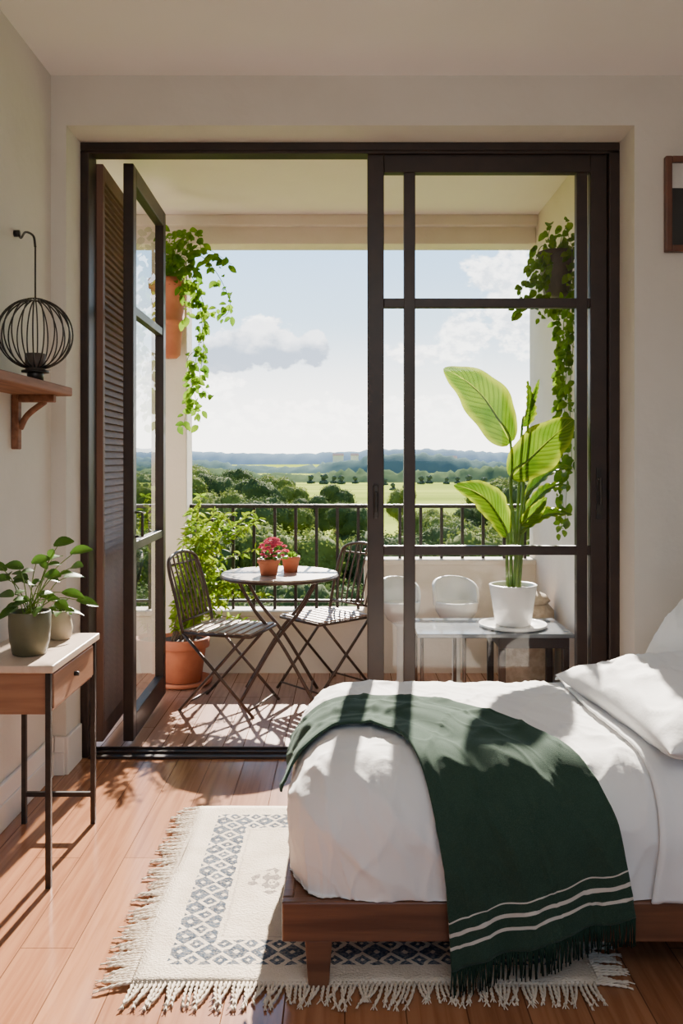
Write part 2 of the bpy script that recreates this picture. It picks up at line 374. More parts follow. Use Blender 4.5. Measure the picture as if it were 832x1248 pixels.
# ---------------------------------------------------------------- doors
dr = empty('door_1', (0, 4.05, 0), 'dark brown frame of the wide balcony doorway', 'door frame', kind='structure')
b = MB(); b.box((OX0, 4.0, 2.85), (OX1, 4.13, OZ)); b.box((OX0, 4.0, 2.835), (OX1, 4.012, 2.85)); b.build('head', M['frame'], dr, bevel=.004)
MB().box((OX0, 4.0, 0), (OX0+.040, 4.13, 2.85)).build('jamb', M['frame'], dr, bevel=.005)
MB().box((OX1-.05, 4.0, 0), (OX1, 4.13, 2.85)).build('jamb', M['frame'], dr, bevel=.005)
b = MB(); b.box((OX0+.040, 3.985, -.015), (OX1-.05, 4.13, .012)); b.box((OX0+.045, 4.03, .012), (OX1-.05, 4.04, .022)); b.box((OX0+.045, 4.09, .012), (OX1-.05, 4.10, .022)); b.build('threshold', M['frame'], dr, bevel=.003)

def door_panel(root, w, stile, verts, y0=-.025, y1=.025, toprail=.09, bot=.12, ztop=2.845):
    MB().box((0, y0, .025), (stile, y1, ztop)).build('stile', M['frame'], root, bevel=.004)
    MB().box((w-stile, y0, .025), (w, y1, ztop)).build('stile', M['frame'], root, bevel=.004)
    MB().box((stile, y0, ztop-toprail), (w-stile, y1, ztop)).build('rail', M['frame'], root, bevel=.004)
    MB().box((stile, y0, .025), (w-stile, y1, .025+bot)).build('rail', M['frame'], root, bevel=.004)
    for z in (2.14, .97): MB().box((stile, y0*.8, z-.022), (w-stile, y1*.8, z+.022)).build('glazing_bar', M['frame'], root, bevel=.003)
    for xv, hw in verts: MB().box((xv-hw, y0*.86, .025+bot), (xv+hw, y1*.86, ztop-toprail)).build('glazing_bar', M['frame'], root, bevel=.003)
    x0_, x1_, z0_, z1_ = stile-.005, w-stile+.005, .14, ztop-toprail+.005
    MB().add([(x0_,0,z0_),(x1_,0,z0_),(x1_,0,z1_),(x0_,0,z1_)], [(0,1,2,3)]).build('pane', M['glass'], root)
s2 = empty('door_2', (0,0,0), 'closed sliding glass door with dark brown bars behind the bed', 'door', kind='structure')
door_panel(s2, 1.13, .078, [(.199, .027), (1.013, .026)])
b = MB(); b.box((.028, -.034, 1.12), (.052, -.024, 1.28)); b.box((.034, -.045, 1.15), (.046, -.034, 1.25)); b.build('handle', M['metal'], s2, bevel=.004)
b = MB(); b.box((1.078, -.034, 1.12), (1.102, -.024, 1.36)); b.tube([(1.09, -.034, 1.31), (1.09, -.06, 1.31), (1.09, -.06, 1.19)], .007); b.build('handle', M['metal'], s2, bevel=.003)
s2.location = (.107, 4.05, 0)
s3 = empty('door_3', (0,0,0), 'narrow glass door folded open onto the balcony beside the shutter', 'door', kind='structure')
door_panel(s3, .86, .07, [], toprail=.09)
MB().tube([(.04, -.027, 1.14), (.04, -.06, 1.14), (.04, -.06, 1.02), (.04, -.027, 1.02)], .007).build('handle', M['metal'], s3, smooth=True)
s3.location = (-1.055, 4.16, 0); s3.rotation_euler = (0, 0, math.radians(91.5))
s4 = empty('louvered_shutter', (0,0,0), 'tall brown louvered shutter folded open at the left door jamb', 'shutter')
w = .56
for xa, xb in ((0, .035), (w-.035, w)): MB().box((xa, -.02, .03), (xb, .02, 2.835)).build('stile', M['shutter'], s4, bevel=.003)
for z0, z1 in ((.03, .12), (2.76, 2.835)): MB().box((.035, -.02, z0), (w-.035, .02, z1)).build('rail', M['shutter'], s4, bevel=.003)
b = MB(); za, zb = .12, 2.76; n = 76
for k in range(n):
    z = za+(k+.5)*(zb-za)/n; hh = (zb-za)/n
    # each louver: a sloping face with a clear drip edge
    y0, y1 = -.021, -.006
    b.add([(.035, y0, z-hh*.42), (w-.035, y0, z-hh*.42), (w-.035, y1, z+hh*.5), (.035, y1, z+hh*.5),
           (.035, .0, z-hh*.42), (w-.035, .0, z-hh*.42), (w-.035, .0, z+hh*.5), (.035, .0, z+hh*.5)],
          [(0,1,2,3), (4,7,6,5), (0,4,5,1), (3,2,6,7), (0,3,7,4), (1,5,6,2)])
b.build('louvers', M['shutter'], s4)
MB().box((.035, .001, .12), (w-.035, .010, 2.76)).build('backing_panel', M['shutter'], s4)
s4.location = (-1.192, 4.14, 0); s4.rotation_euler = (0, 0, math.radians(92.5))

# ---------------------------------------------------------------- bed
bx0, by0, by1, bx1 = -.165, 2.235, 3.33, 1.82
bed = empty('bed', (.8, 2.78, 0), 'low reddish wooden platform bed carrying the white bedding', 'bed')
MB().box((bx0, by0, .135), (bx1, by0+.03, .24)).build('rail', M['bed'], bed, bevel=.005)
MB().box((bx0, by1-.03, .135), (bx1, by1, .24)).build('rail', M['bed'], bed, bevel=.005)
MB().box((bx0, by0+.03, .135), (bx0+.03, by1-.03, .24)).build('rail', M['bed'], bed, bevel=.005)
MB().box((bx0+.03, by0+.03, .17), (bx1, by1-.03, .235)).build('platform', M['bed'], bed)
for lx in (bx0+.06, 1.66):
    for ly in (by0+.004, by1-.09):
        MB().taper((lx, ly, 0), (lx+.072, ly+.072, .137), .74).build('leg', M['bed'], bed, bevel=.004)
MB().box((bx0+.06, by0+.06, .236), (bx1-.02, by1-.06, .42)).build('mattress', M['linen2'], bed, bevel=.04)
MB().box((bx1, by0, .05), (bx1+.05, by1, 1.05)).build('headboard', M['bed'], bed, bevel=.01)

R_ = .20; TOP = .575; X0 = -.152+R_; Y0 = 2.242+R_; Y1 = 3.325-R_; QA = R_*math.pi/2; TM = QA+(TOP-R_-.243)
def surf(p, q, clampt=None):
    a = max(0, X0-p); bb = 0; sg = 1
    if q < Y0: bb = Y0-q; sg = -1
    elif q > Y1: bb = q-Y1; sg = 1
    t = math.hypot(a, bb)
    if t < 1e-9: return Vector((p, q, TOP+crown(p, q)))
    if clampt is not None and t > clampt: tt = clampt
    else: tt = t
    if tt < QA: hor = R_*math.sin(tt/R_); dz = R_*(1-math.cos(tt/R_))
    else: hor = R_; dz = R_+(tt-QA)
    hor += .014*math.sin(math.pi*min(1, tt/TM))
    return Vector((max(p, X0)-hor*a/t, min(max(q, Y0), Y1)+sg*hor*bb/t, TOP-dz+crown(p, q)*max(0, 1-tt/QA)))
def crown(p, q):
    v = (q-Y0)/(Y1-Y0); v = min(1, max(0, v))
    u = min(1, max(0, (p-X0)/.25))
    w = 1-min(1, max(0, (p-.6)/.3))
    return .022*math.sin(math.pi*v)*u*w
def nrm(p, q):
    e = .004
    n = (surf(p+e, q)-surf(p-e, q)).cross(surf(p, q+e)-surf(p, q-e))
    return n.normalized() if n.length > 0 else Vector((0,0,1))
def wr(p, q):
    w = 0
    a = noise.noise(Vector((p*3.2+1.7, q*2.2, 3.1)))
    w += .009*a
    rd = 1-abs(noise.noise(Vector((p*4+q*3.2, q*1.6-p*1.2, 7.7))))*3.2
    w += .008*max(0, rd)**2
    rd2 = 1-abs(noise.noise(Vector((p*9-q*3, q*5, 1.7))))*4.5
    w += .006*max(0, rd2)**2
    rd3 = 1-abs(noise.noise(Vector((p*12+q*7, q*6-p*2, 5.2))))*5
    w += .004*max(0, rd3)**2
    if q < Y0:
        k = min(1, (Y0-q)/.25); w += k*.011*math.sin(p*20+4*noise.noise(Vector((p*3, q*2, 0))))*max(0, noise.noise(Vector((p*2.3, 4, 2)))+.45)
    return w
duv = MB()
def dfn(u, v):
    p = X0-TM-.02+(1.78-(X0-TM-.02))*u; q = (Y0-TM-.02)+(Y1+TM+.02-(Y0-TM-.02))*v
    s_ = surf(p, q, TM); n = nrm(p, q)
    return s_+n*wr(p, q)
duv.grid(dfn, 280, 220)
d_ob = duv.build('duvet', M['linen'], smooth=True); tag(d_ob, 'puffy white duvet covering the bed under the green throw', 'duvet')
sh = MB()
def sfn(u, v):
    q = (Y0-TM-.0)+(Y1+.1-(Y0-TM))*v
    edge = .80+.02*math.sin(v*7)-.03*max(0, v-.5)
    p = edge+(1.75-edge)*u
    s_ = surf(p, q, TM+.03); n = nrm(p, q)
    return s_+n*(.016+.5*wr(p, q)+.004*math.sin(p*14)+(.006 if u < .02 else 0))
sh.grid(sfn, 60, 130)
o = sh.build('top_sheet', M['linen2'], smooth=True, solid=.008); tag(o, 'smooth white sheet folded back over the duvet near the pillows', 'sheet')

def pillow(name, label, c, sx, sy, h, R, seed):
    b = MB(); n = 60
    for sgn in (1, -1):
        def fn(u, v):
            a = math.sin((u-.5)*math.pi); d = math.sin((v-.5)*math.pi)
            hh = h*max(0, (1-abs(a)**3)*(1-abs(d)**3.5))**.5
            x = a*sx/2*(1-.08*(1-abs(d)**2)*abs(a)); y = d*sy/2*(1-.06*(1-abs(a)**2)*abs(d))
            wz = .016*(1-abs(noise.noise(Vector((x*7+seed, y*4, seed))))*2.6)*(hh/h)
            r1 = max(0, 1-abs(noise.noise(Vector((x*13+seed, y*8, seed+4))))*3.6)**2
            wz += .014*r1*(hh/h)
            return R @ Vector((x, y, sgn*(hh+wz*.8)))+Vector(c)
        b.grid(fn if sgn > 0 else (lambda u, v, f=fn: f(1-u, v)), n, n)
    o = b.build(name, M['linen2'], smooth=True); tag(o, label, 'pillow')
pillow('pillow', 'plump white pillow lying flat on the bed at the right', (1.11, 2.65, .660), .64, .84, .085, Matrix.Rotation(math.radians(-4), 3, 'Y') @ RZ(.11), 2.2)
pillow('pillow', 'white pillow propped upright behind the flat one at the right edge', (1.37, 2.92, .84), .56, .80, .105, Matrix.Rotation(math.radians(-44), 3, 'Y'), 5.1)

# throw blanket
def interp(pts, t):
    n = len(pts)-1; q = [2*Vector(pts[0])-Vector(pts[1])]+[Vector(p) for p in pts]+[2*Vector(pts[-1])-Vector(pts[-2])]
    x = min(max(t, 0), 1)*n; i = min(int(x), n-1); t = x-i
    a, b, c, d = q[i], q[i+1], q[i+2], q[i+3]
    return .5*((2*b)+(c-a)*t+(2*a-5*b+4*c-d)*t*t+(3*b-a-3*c+d)*t**3)
outer = [(-.20, 2.88), (-.06, 2.91), (.12, 2.88), (.30, 2.80), (.46, 2.65), (.60, 2.46), (.69, 2.25), (.725, Y0-.33), (.75, Y0-.47)]
inner = [(-.22, 2.50), (-.10, 2.57), (.02, 2.60), (.10, 2.56), (.165, 2.47), (.205, 2.34), (.235, 2.20), (.258, Y0-.37), (.275, Y0-.61)]
def bl(u, v, off=0):
    pi = interp([(a, b, 0) for a, b in inner], v); po = interp([(a, b, 0) for a, b in outer], v)
    p = pi.lerp(po, u); hang = min(1, max(0, (Y0-p.y)/.4))
    fold = .0075*(1+math.sin(u*12+v*1.5))*(.6+.5*hang) + .004*(1+math.sin(u*27+v*3))*(.4+.6*hang)
    fold += .004*noise.noise(Vector((u*3, v*4, 2)))
    s_ = surf(p.x, p.y); n = nrm(p.x, p.y)
    q = s_+n*(.014+fold+max(0, wr(p.x, p.y))*.9)
    if hang > .5: q.y -= .006*hang
    return q
tr = empty('throw_blanket', (.45, 2.3, .5), 'dark green wool throw with white stripes draped over the bed', 'throw')
b = MB(); NU, NV = 100, 150; b.grid(lambda u, v: bl(u, v), NU, NV)
uvs = []
for j in range(NV+1):
    for i in range(NU+1):
        v = j/NV; pi = interp([(a, c_, 0) for a, c_ in inner], v); pe = interp([(a, c_, 0) for a, c_ in inner], 1)
        po = interp([(a, c_, 0) for a, c_ in outer], v); pf_ = interp([(a, c_, 0) for a, c_ in outer], 1)
        u = i/NU; uvs.append((u, (pi.lerp(po, u)-pe.lerp(pf_, u)).length))
b.uv = uvs
o = b.build('blanket_cloth', M['throw'], tr, smooth=True, solid=.007)
b = MB()
for k in range(130):
    u = (k+.5)/130; a = bl(u, 1)
    L = random.uniform(.058, .078)
    dx = random.uniform(-.008, .008)
    z_end = max(.016, a.z-L)
    b.tube([a+Vector((0,0,.006)), a+Vector((dx*.4, -.003, -L*.4)), Vector((a.x+dx, a.y+random.uniform(-.006,.004), z_end))], .0026, 5, .0017)
b.build('fringe', M['gfringe'], tr, smooth=True)

# ---------------------------------------------------------------- rug
rc = (.05, 2.835)
rg = empty('rug', (rc[0], rc[1], 0), 'cream woven rug with blue patterned border and fringe under the bed', 'rug')
b = MB()
def rfn(u, v):
    x = -.62+1.24*u; y = -.575+1.15*v
    return Vector((rc[0]+x+.006*math.sin(y*9), rc[1]+y+.004*math.sin(x*11), .010+.002*noise.noise(Vector((x*6, y*6, 0)))))
b.grid(rfn, 40, 40); b.build('rug_body', M['rug'], rg, smooth=True, solid=.010)
b = MB()
def fr(a, d):
    a = Vector(a); d = Vector(d).normalized(); L = random.uniform(.05, .095); lean = random.uniform(-.022, .022)
    sd = Vector((-d.y, d.x, 0))
    for kk in range(2):    # a pair of twisted strands
        ph = kk*math.pi; pts = []
        for j in range(9):
            t = j/8; pts.append(a+d*(L*t-.004)+sd*(lean*t*t+.0026*math.sin(t*14+ph))+Vector((0,0,.0022*math.cos(t*14+ph)-.003*t)))
        b.tube(pts, .0036, 5, .0026)
    for kk in range(3):
        s_ = sd*random.uniform(-.010, .010); e = a+d*L+sd*lean
        b.tube([e-d*.006+Vector((0,0,-.003)), e+d*.012+s_+Vector((0,0,-.005))], .0022, 4, .0012)
y = rc[1]-.57
while y < rc[1]+.575:
    fr((rc[0]-.62, y, .011), (-1, -.12, 0)); fr((rc[0]+.62, y, .011), (1, -.1, 0)); y += random.uniform(.010, .0135)
x = rc[0]-.61
while x < rc[0]+.62:
    fr((x, rc[1]-.575, .011), (-.1, -1, 0)); x += random.uniform(.010, .0135)
b.build('fringe', M['fringe'], rg, smooth=True)

# ---------------------------------------------------------------- console table
ct = empty('side_table', (-1.11, 3.03, 0), 'narrow wooden side table with one drawer and thin black legs', 'table')
tx0, tx1, ty0, ty1 = -1.262, -.955, 2.78, 3.29
MB().box((tx0, ty0-.01, .705), (tx1+.008, ty1+.01, .73)).build('tabletop', M['ctop'], ct, bevel=.004)
MB().box((tx0+.012, ty0+.012, .565), (tx1-.014, ty1-.012, .704)).build('body', M['tablew'], ct, bevel=.003)
dw = MB().box((tx1-.016, ty0+.035, .578), (tx1-.004, ty1-.035, .692)).build('drawer', M['tablew'], ct, bevel=.003)
MB().tube([(tx1-.004, 3.03, .64), (tx1+.012, 3.03, .64)], .008, 12).build('knob', M['metal'], dw, smooth=True)
for lx in (tx0+.03, tx1-.012):
    for ly in (ty0+.008, ty1-.008):
        MB().box((lx-.009, ly-.009, 0), (lx+.009, ly+.009, .704)).build('leg', M['metal'], ct, bevel=.002)
MB().box((tx0+.035, ty1-.015, .105), (tx1-.017, ty1-.001, .122)).build('stretcher', M['metal'], ct)

def pot(root, c, prof, mat, soilr, soilz, name='pot'):
    MB().lathe(prof, c).build(name, mat, root, smooth=True)
    MB().lathe([(0, soilz), (soilr*.5, soilz+.004), (soilr, soilz)], c, 24).build('soil', M['soil'], root, smooth=True)
# plants on the console
pc = Vector((-1.085, 2.94, .73))
pp = empty('potted_plant', pc, 'leafy green plant in a dark olive pot on the side table', 'plant')
pot(pp, pc, [(0,.002),(.048,.0),(.056,.004),(.066,.05),(.070,.10),(.070,.145),(.067,.150),(.063,.146),(.062,.12),(0,.12)], M['olive'], .062, .13)
fo = MB(); stb = MB()
lp = [(6,705,.8),(22,690,.0),(45,683,-.6),(72,662,-.5),(92,672,.6),(12,725,-.8),(60,700,.3),(84,702,.9),(100,732,.4),(40,712,-1),(2,692,.5),(72,735,-.9),(30,732,-.7),(52,725,1),(28,705,1),(64,680,.9),(82,722,-.6),(16,742,-.3),(50,740,-1),(90,690,-.4)]
for i, (px, py, dd) in enumerate(lp):
    tgt = P(px, py, 2.94+dd*.07); base = pc+Vector((random.uniform(-.03,.03), random.uniform(-.03,.03), .13))
    mid = base.lerp(tgt, .5)+Vector((0, 0, .035))
    stb.tube(spline([base, mid, tgt], 5), .0022, 5, .0014)
    d = (tgt-mid); d.z *= .5; d += Vector((random.uniform(-.05,.05), random.uniform(-.05,.05), 0))
    fo.leaf(tgt-d.normalized()*.02, d, random.uniform(.065,.085), random.uniform(.036,.048), .25, (random.uniform(-.4,.4), -.7, .8), 6)
    fo.leaf(mid.lerp(tgt,.4), Vector((random.uniform(-1,1), random.uniform(-1,.5), .3)), .05, .03, .3, (0,-.5,1), 5)
fo.build('foliage', M['leafA'], pp, smooth=True); stb.build('stems', M['stem'], pp, smooth=True)
pc2 = Vector((-1.062, 3.19, .73))
pp2 = empty('vase', pc2, 'small beige pot with trailing leaves behind the olive pot', 'vase')
MB().lathe([(0,.002),(.030,0),(.038,.006),(.044,.04),(.040,.075),(.028,.095),(.028,.105),(.024,.105),(.024,.08),(0,.08)], pc2).build('pot', M['stone'], pp2, smooth=True)
fo = MB()
for i in range(16):
    a = random.uniform(0, 6.28); d = Vector((math.cos(a), math.sin(a), random.uniform(.1,1.2)))
    fo.leaf(pc2+Vector((0,0,.09))+d*.015, d, random.uniform(.05,.08), .03, .5, (0,-.5,1), 5)
fo.build('foliage', M['leafA'], pp2, smooth=True)

# ---------------------------------------------------------------- wall shelf, lantern
ws = empty('shelf', (-1.2, 2.9, 1.65), 'brown wooden shelf bracketed to the left wall', 'shelf')
MB().box((XL+.001, 2.2, 1.655), (-1.10, 3.45, 1.69)).build('board', M['shelf'], ws, bevel=.005)
for yy in (3.36, 2.45):
    b = MB(); b.box((XL+.001, yy-.018, 1.44), (XL+.03, yy+.018, 1.655)); b.box((XL+.03, yy-.016, 1.625), (-1.14, yy+.016, 1.655))
    pts = spline([(XL+.03, yy, 1.52), (XL+.06, yy, 1.575), (XL+.13, yy, 1.63)], 6); b.tube(pts, .013, 8)
    b.build('bracket', M['shelf'], ws, bevel=.004)
hk = MB(); lc = Vector((-1.165, 3.214, 1.872)); rr = .136
wp = Vector((XL, 3.38, 2.295))
hk.tube([wp, wp+Vector((.02, 0, 0))], .014, 12)
hk.tube(spline([wp+Vector((.015,0,0)), wp+Vector((.03,-.01,-.02)), wp.lerp(Vector((lc.x, lc.y, 2.26)), .55)+Vector((0,0,.0)), Vector((lc.x, lc.y, 2.245))+Vector((-.012,.012,.0)), Vector((lc.x, lc.y, 2.20))], 8), .0045, 8)
o = hk.build('hook', M['metal'], smooth=True); tag(o, 'thin black hook on the left wall above the lantern', 'hook')
ln = empty('lantern', lc, 'round black wire lantern with a dark candle cup above the shelf', 'lantern')
b = MB()
for k in range(22):
    a = 2*math.pi*k/22+.143
    b.tube([lc+Vector((rr*math.sin(t)*math.cos(a), rr*math.sin(t)*math.sin(a), rr*.97*math.cos(t))) for t in [math.pi*(.06+.86*i/20) for i in range(21)]], .0028, 6)
b.tube([lc+Vector((.028*math.cos(t), .028*math.sin(t), rr*.955)) for t in [2*math.pi*i/20 for i in range(20)]], .003, 6, closed=True)
b.build('cage', M['metal'], ln, smooth=True)
MB().tube([lc+Vector((0,0,rr*.95)), Vector((lc.x, lc.y, 2.205))], .0035, 8).build('hanging_rod', M['metal'], ln, smooth=True)
MB().lathe([(0,-.036),(.05,-.036),(.05,-.028),(.0,-.026)], lc-Vector((0,0,rr*.95-.02)), 30).build('base', M['metal'], ln, smooth=True)
MB().lathe([(0,0),(.034,0),(.036,.002),(.038,.06),(.034,.062),(.033,.05),(0,.048)], lc-Vector((0,0,rr*.95+.006)), 30).build('candle_cup', M['candle'], ln, smooth=True)
MB().lathe([(0,-.05),(.03,-.05),(.03,0),(0,0)], lc-Vector((0,0,rr*.95)), 24).build('foot', M['metal'], ln, smooth=True)

# picture frame right
pf = empty('framed_picture', (1.52, 3.79, 2.53), 'reddish wood framed picture on the wall right of the doorway', 'picture')
x0, x1, z0, z1 = 1.418, 1.70, 2.32, 2.742
b = MB(); t = .028
b.box((x0, 3.765, z0), (x0+t, 3.799, z1)); b.box((x1-t, 3.765, z0), (x1, 3.799, z1)); b.box((x0+t, 3.765, z0), (x1-t, 3.799, z0+t)); b.box((x0+t, 3.765, z1-t), (x1-t, 3.799, z1))
b.build('frame', M['pframe'], pf, bevel=.004)
MB().box((x0+t, 3.785, z0+t), (x1-t, 3.798, z1-t-.11)).build('picture_panel', M['dark'], pf)
MB().box((x0+t, 3.785, z1-t-.11), (x1-t, 3.798, z1-t)).build('picture_border', M['paper'], pf)

# ---------------------------------------------------------------- bistro set
FB = -.012
bt = empty('bistro_table', (-.389, 5.10, FB), 'small round bistro table between two folding metal chairs', 'table')
c = Vector((-.389, 5.10, 0))
MB().lathe([(0,.700),(.335,.700),(.345,.704),(.35,.712),(.345,.722),(0,.724)], c, 64).build('tabletop', M['ttop'], bt, smooth=False, bevel=0)
MB().tube([c+Vector((.345*math.cos(a), .345*math.sin(a), .706)) for a in [2*math.pi*i/64 for i in range(64)]], .009, 8, closed=True).build('rim', M['bmetal'], bt, smooth=True)
for yy in (-.14, .14):
    for sg in (-1, 1):
        q = yy+(.012*sg)
        MB().tube(spline([c+Vector((sg*.23, q, .70)), c+Vector((sg*.13, q, .52)), c+Vector((-sg*.02, q, .33)), c+Vector((-sg*.22, q*1.25, FB))], 8), .010, 10).build('leg', M['bmetal'], bt, smooth=True)
for sx in (-.19, .19): MB().tube([c+Vector((sx, -.17, .04)), c+Vector((sx, .17, .04))], .006).build('stretcher', M['bmetal'], bt, smooth=True)
MB().tube([c+Vector((.0, -.15, .35)), c+Vector((0, .15, .35))], .006).build('stretcher', M['bmetal'], bt, smooth=True)

def make_chair():
    r = empty('folding_chair', (0,0,0))
    b = MB()
    for k in range(8):
        x = -.185+k*.37/7
        b.box((x-.018, -.185, .446), (x+.018, .185, .456))
    b.build('seat_slats', M['slat'], r, bevel=.003)
    b = MB(); b.tube([(-.2,-.19,.44),(.2,-.19,.44),(.21,-.18,.44),(.21,.18,.44),(.2,.19,.44),(-.2,.19,.44)], .009, 8); b.build('seat_frame', M['bmetal'], r, smooth=True)
    arc = spline([(-.20,-.19,.44), (-.235,-.19,.60), (-.285,-.185,.77), (-.305,-.15,.845), (-.315,0,.875), (-.305,.15,.845), (-.285,.185,.77), (-.235,.19,.60), (-.20,.19,.44)], 8)
    b = MB(); b.tube(arc, .010, 10); b.build('backrest_frame', M['bmetal'], r, smooth=True)
    b = MB()
    for k in range(7):
        y = -.15+k*.05; zt = .868-.9*y*y
        b.tube(spline([(-.213, y*.9, .50), (-.245, y, .64), (-.288, y, .78), (-.312+.2*y*y, y, zt)], 5), .0055, 6)
    b.tube([(-.213,-.19,.50), (-.213,.19,.50)], .007); b.tube([(-.302,-.168,.81), (-.302,.168,.81)], .006)
    b.build('backrest_rods', M['bmetal'], r, smooth=True)
    for s_ in (-1, 1):
        MB().tube([(-.20, s_*.19, .44), (.0, s_*.19, .235), (.23, s_*.19, 0)], .009, 8).build('leg', M['bmetal'], r, smooth=True)
        MB().tube([(.17, s_*.172, .44), (.0, s_*.172, .25), (-.23, s_*.172, 0)], .009, 8).build('leg', M['bmetal'], r, smooth=True)
    MB().tube([(.20,-.19,.035), (.20,.19,.035)], .006).build('stretcher', M['bmetal'], r, smooth=True)
    MB().tube([(-.20,-.172,.035), (-.20,.172,.035)], .006).build('stretcher', M['bmetal'], r, smooth=True)
    return r
ch = make_chair(); ch.location = (-.66, 4.90, FB); ch.rotation_euler.z = math.radians(-17)
tag(ch, 'folding slatted metal chair left of the bistro table, beside the big terracotta pot', 'chair', 'folding bistro chairs')
c2 = copy_tree(ch); c2.location = (-.12, 5.28, FB); c2.rotation_euler.z = math.radians(222)
tag(c2, 'folding slatted metal chair tucked behind the bistro table on its right, by the railing', 'chair', 'folding bistro chairs')

def small_pot(x, y, label, rad, seed):
    random.seed(seed)
    c = Vector((x, y, .724)); r = empty('flower_pot', c, label, 'flower pot')
    pot(r, c, [(0,.001),(rad*.72,0),(rad*.92,.07),(rad*.93,.072),(rad*1.02,.072),(rad*1.02,.095),(rad*.9,.095),(rad*.88,.08),(0,.08)], M['terra'], rad*.87, .083)
    return r, c
r1, q1 = small_pot(-.445, 5.0, 'small terracotta pot with pink red flowers on the bistro table, nearer the left chair', .066, 3)
fo = MB(); fl = MB()
for i in range(80):
    a = random.uniform(0, 6.28); el = random.uniform(.2, 1.4); d = Vector((math.cos(a)*math.cos(el), math.sin(a)*math.cos(el), math.sin(el)))
    fo.leaf(q1+Vector((.02,0,.08))+d*random.uniform(.01,.08), d, .04, .02, .3, None, 3)
for i in range(80):
    a = random.uniform(0, 6.28); el = random.uniform(.1, 1.5); d = Vector((math.cos(a)*math.cos(el), math.sin(a)*math.cos(el), math.sin(el)))
    e = q1+Vector((.025,0,.10))+Vector((d.x*.085, d.y*.075, d.z*.11))
    for k in range(5):
        a2 = k*1.256+i; fl.leaf(e, Vector((math.cos(a2), math.sin(a2)*.6, .5+math.sin(a2)*.5)), .018, .014, .2, None, 2)
fo.build('foliage', M['leafA'], r1, smooth=True); fl.build('flowers', M['flower'], r1, smooth=True)
r2, q2 = small_pot(-.325, 5.13, 'smaller terracotta pot beside the flowering one on the bistro table', .056, 4)
fo = MB()
for i in range(50):
    a = random.uniform(0, 6.28); el = random.uniform(.1, 1.3); d = Vector((math.cos(a)*math.cos(el), math.sin(a)*math.cos(el), math.sin(el)))
    fo.leaf(q2+Vector((0,0,.08))+d*random.uniform(.005,.03), d, .032, .016, .3, None, 3)
fo.build('foliage', M['leafC'], r2, smooth=True)

# ---------------------------------------------------------------- big terracotta pot with shrub
random.seed(11)
bp_ = Vector((-1.02, 5.38, FB))
sp_ = empty('potted_shrub', bp_, 'tall yellow green shrub in a large terracotta pot on the balcony', 'shrub')
MB().lathe([(0,0),(.15,0),(.18,.012),(.185,.035),(.175,.035),(.165,.02),(0,.02)], bp_, 48).build('saucer', M['terra'], sp_, smooth=True)
pot(sp_, bp_+Vector((0,0,.02)), [(0,.001),(.105,0),(.115,.004),(.145,.21),(.147,.215),(.165,.215),(.167,.22),(.167,.27),(.163,.275),(.150,.275),(.145,.25),(0,.25)], M['terra'], .143, .255)
fo = MB(); st = MB()
for i in range(40):
    a = random.uniform(-1.2, 1.9); rad = random.uniform(.05, .60)
    tip = bp_+Vector((max(-.2, math.cos(a)*rad+.08), -.03+math.sin(a)*min(rad,.2)*.8, random.uniform(.55, 1.25)-.35*rad))
    base = bp_+Vector((random.uniform(-.07,.07), random.uniform(-.07,.07), .27))
    mid = base.lerp(tip, .5)+Vector((-(tip.x-base.x)*.2, 0, .12))
    path = spline([base, mid, tip], 9)
    path = [Vector((p.x, min(p.y, 5.585), p.z)) for p in path]
    st.tube(path, .004, 5, .0015)
    for j, p in enumerate(path[3:]):
        for k in range(5):
            d = Vector((random.uniform(-1,1), random.uniform(-1,.4), random.uniform(-.3,.9)))
            fo.leaf(p, d, random.uniform(.035,.07), random.uniform(.013,.022), .35, None, 3)
fo.build('foliage', M['leafB'], sp_, smooth=True); st.build('stems', M['wood_stem'], sp_, smooth=True)

# ---------------------------------------------------------------- hanging vines
def vine(root, strands, Y, leafm, step, ls, jitter=.03, ymax=9, xmax=9, nk=2):
    fo = MB(); st = MB()
    for sidx, pts in enumerate(strands):
        w = [P(px, py, Y+dy) for px, py, dy in pts]; path = spline(w, 14); st.tube(path, .003, 5, .0015)
        acc = 0
        for i in range(1, len(path)):
            acc += (path[i]-path[i-1]).length
            while acc > step:
                acc -= step
                for k in range(nk if random.random() < .7 else 1):
                    p = path[i]+Vector((random.uniform(-jitter,jitter), random.uniform(-jitter,jitter), random.uniform(-jitter,jitter)))
                    p.y = min(p.y, ymax); p.x = min(p.x, xmax)
                    d = Vector((random.uniform(-1,1 if xmax > 5 else .1), random.uniform(-1,.1), random.uniform(-1,.3)))
                    L = ls*random.uniform(.6,1.3); fo.leaf(p, d, L, L*.72, .25, (random.uniform(-.5,.5), -1, random.uniform(0,.8)), 4)
    fo.build('foliage', leafm, root, smooth=True); st.build('vine_stems', M['stem'], root, smooth=True)
random.seed(5)
lpX, lpY = -1.13, 5.47
h1 = empty('hanging_planter', (lpX, lpY, 2.05), 'tall terracotta hanging planter with trailing vine on the left balcony column', 'planter')
MB().lathe([(0,0),(.055,.0),(.075,.02),(.092,.20),(.095,.205),(.105,.205),(.105,.24),(.098,.245),(.112,.44),(.125,.445),(.128,.50),(.115,.50),(.112,.46),(0,.46)], (lpX, lpY, 2.05), 40).build('pot', M['terra'], h1, smooth=True)
MB().tube([(lpX, 5.6, 2.1), (lpX, lpY, 2.055)], .008).build('bracket', M['metal'], h1, smooth=True)
MB().tube([(lpX+.12*math.cos(t), lpY+.12*math.sin(t), 2.50) for t in [2*math.pi*i/24 for i in range(24)]], .006, 6, closed=True).build('support_ring', M['metal'], h1, smooth=True)
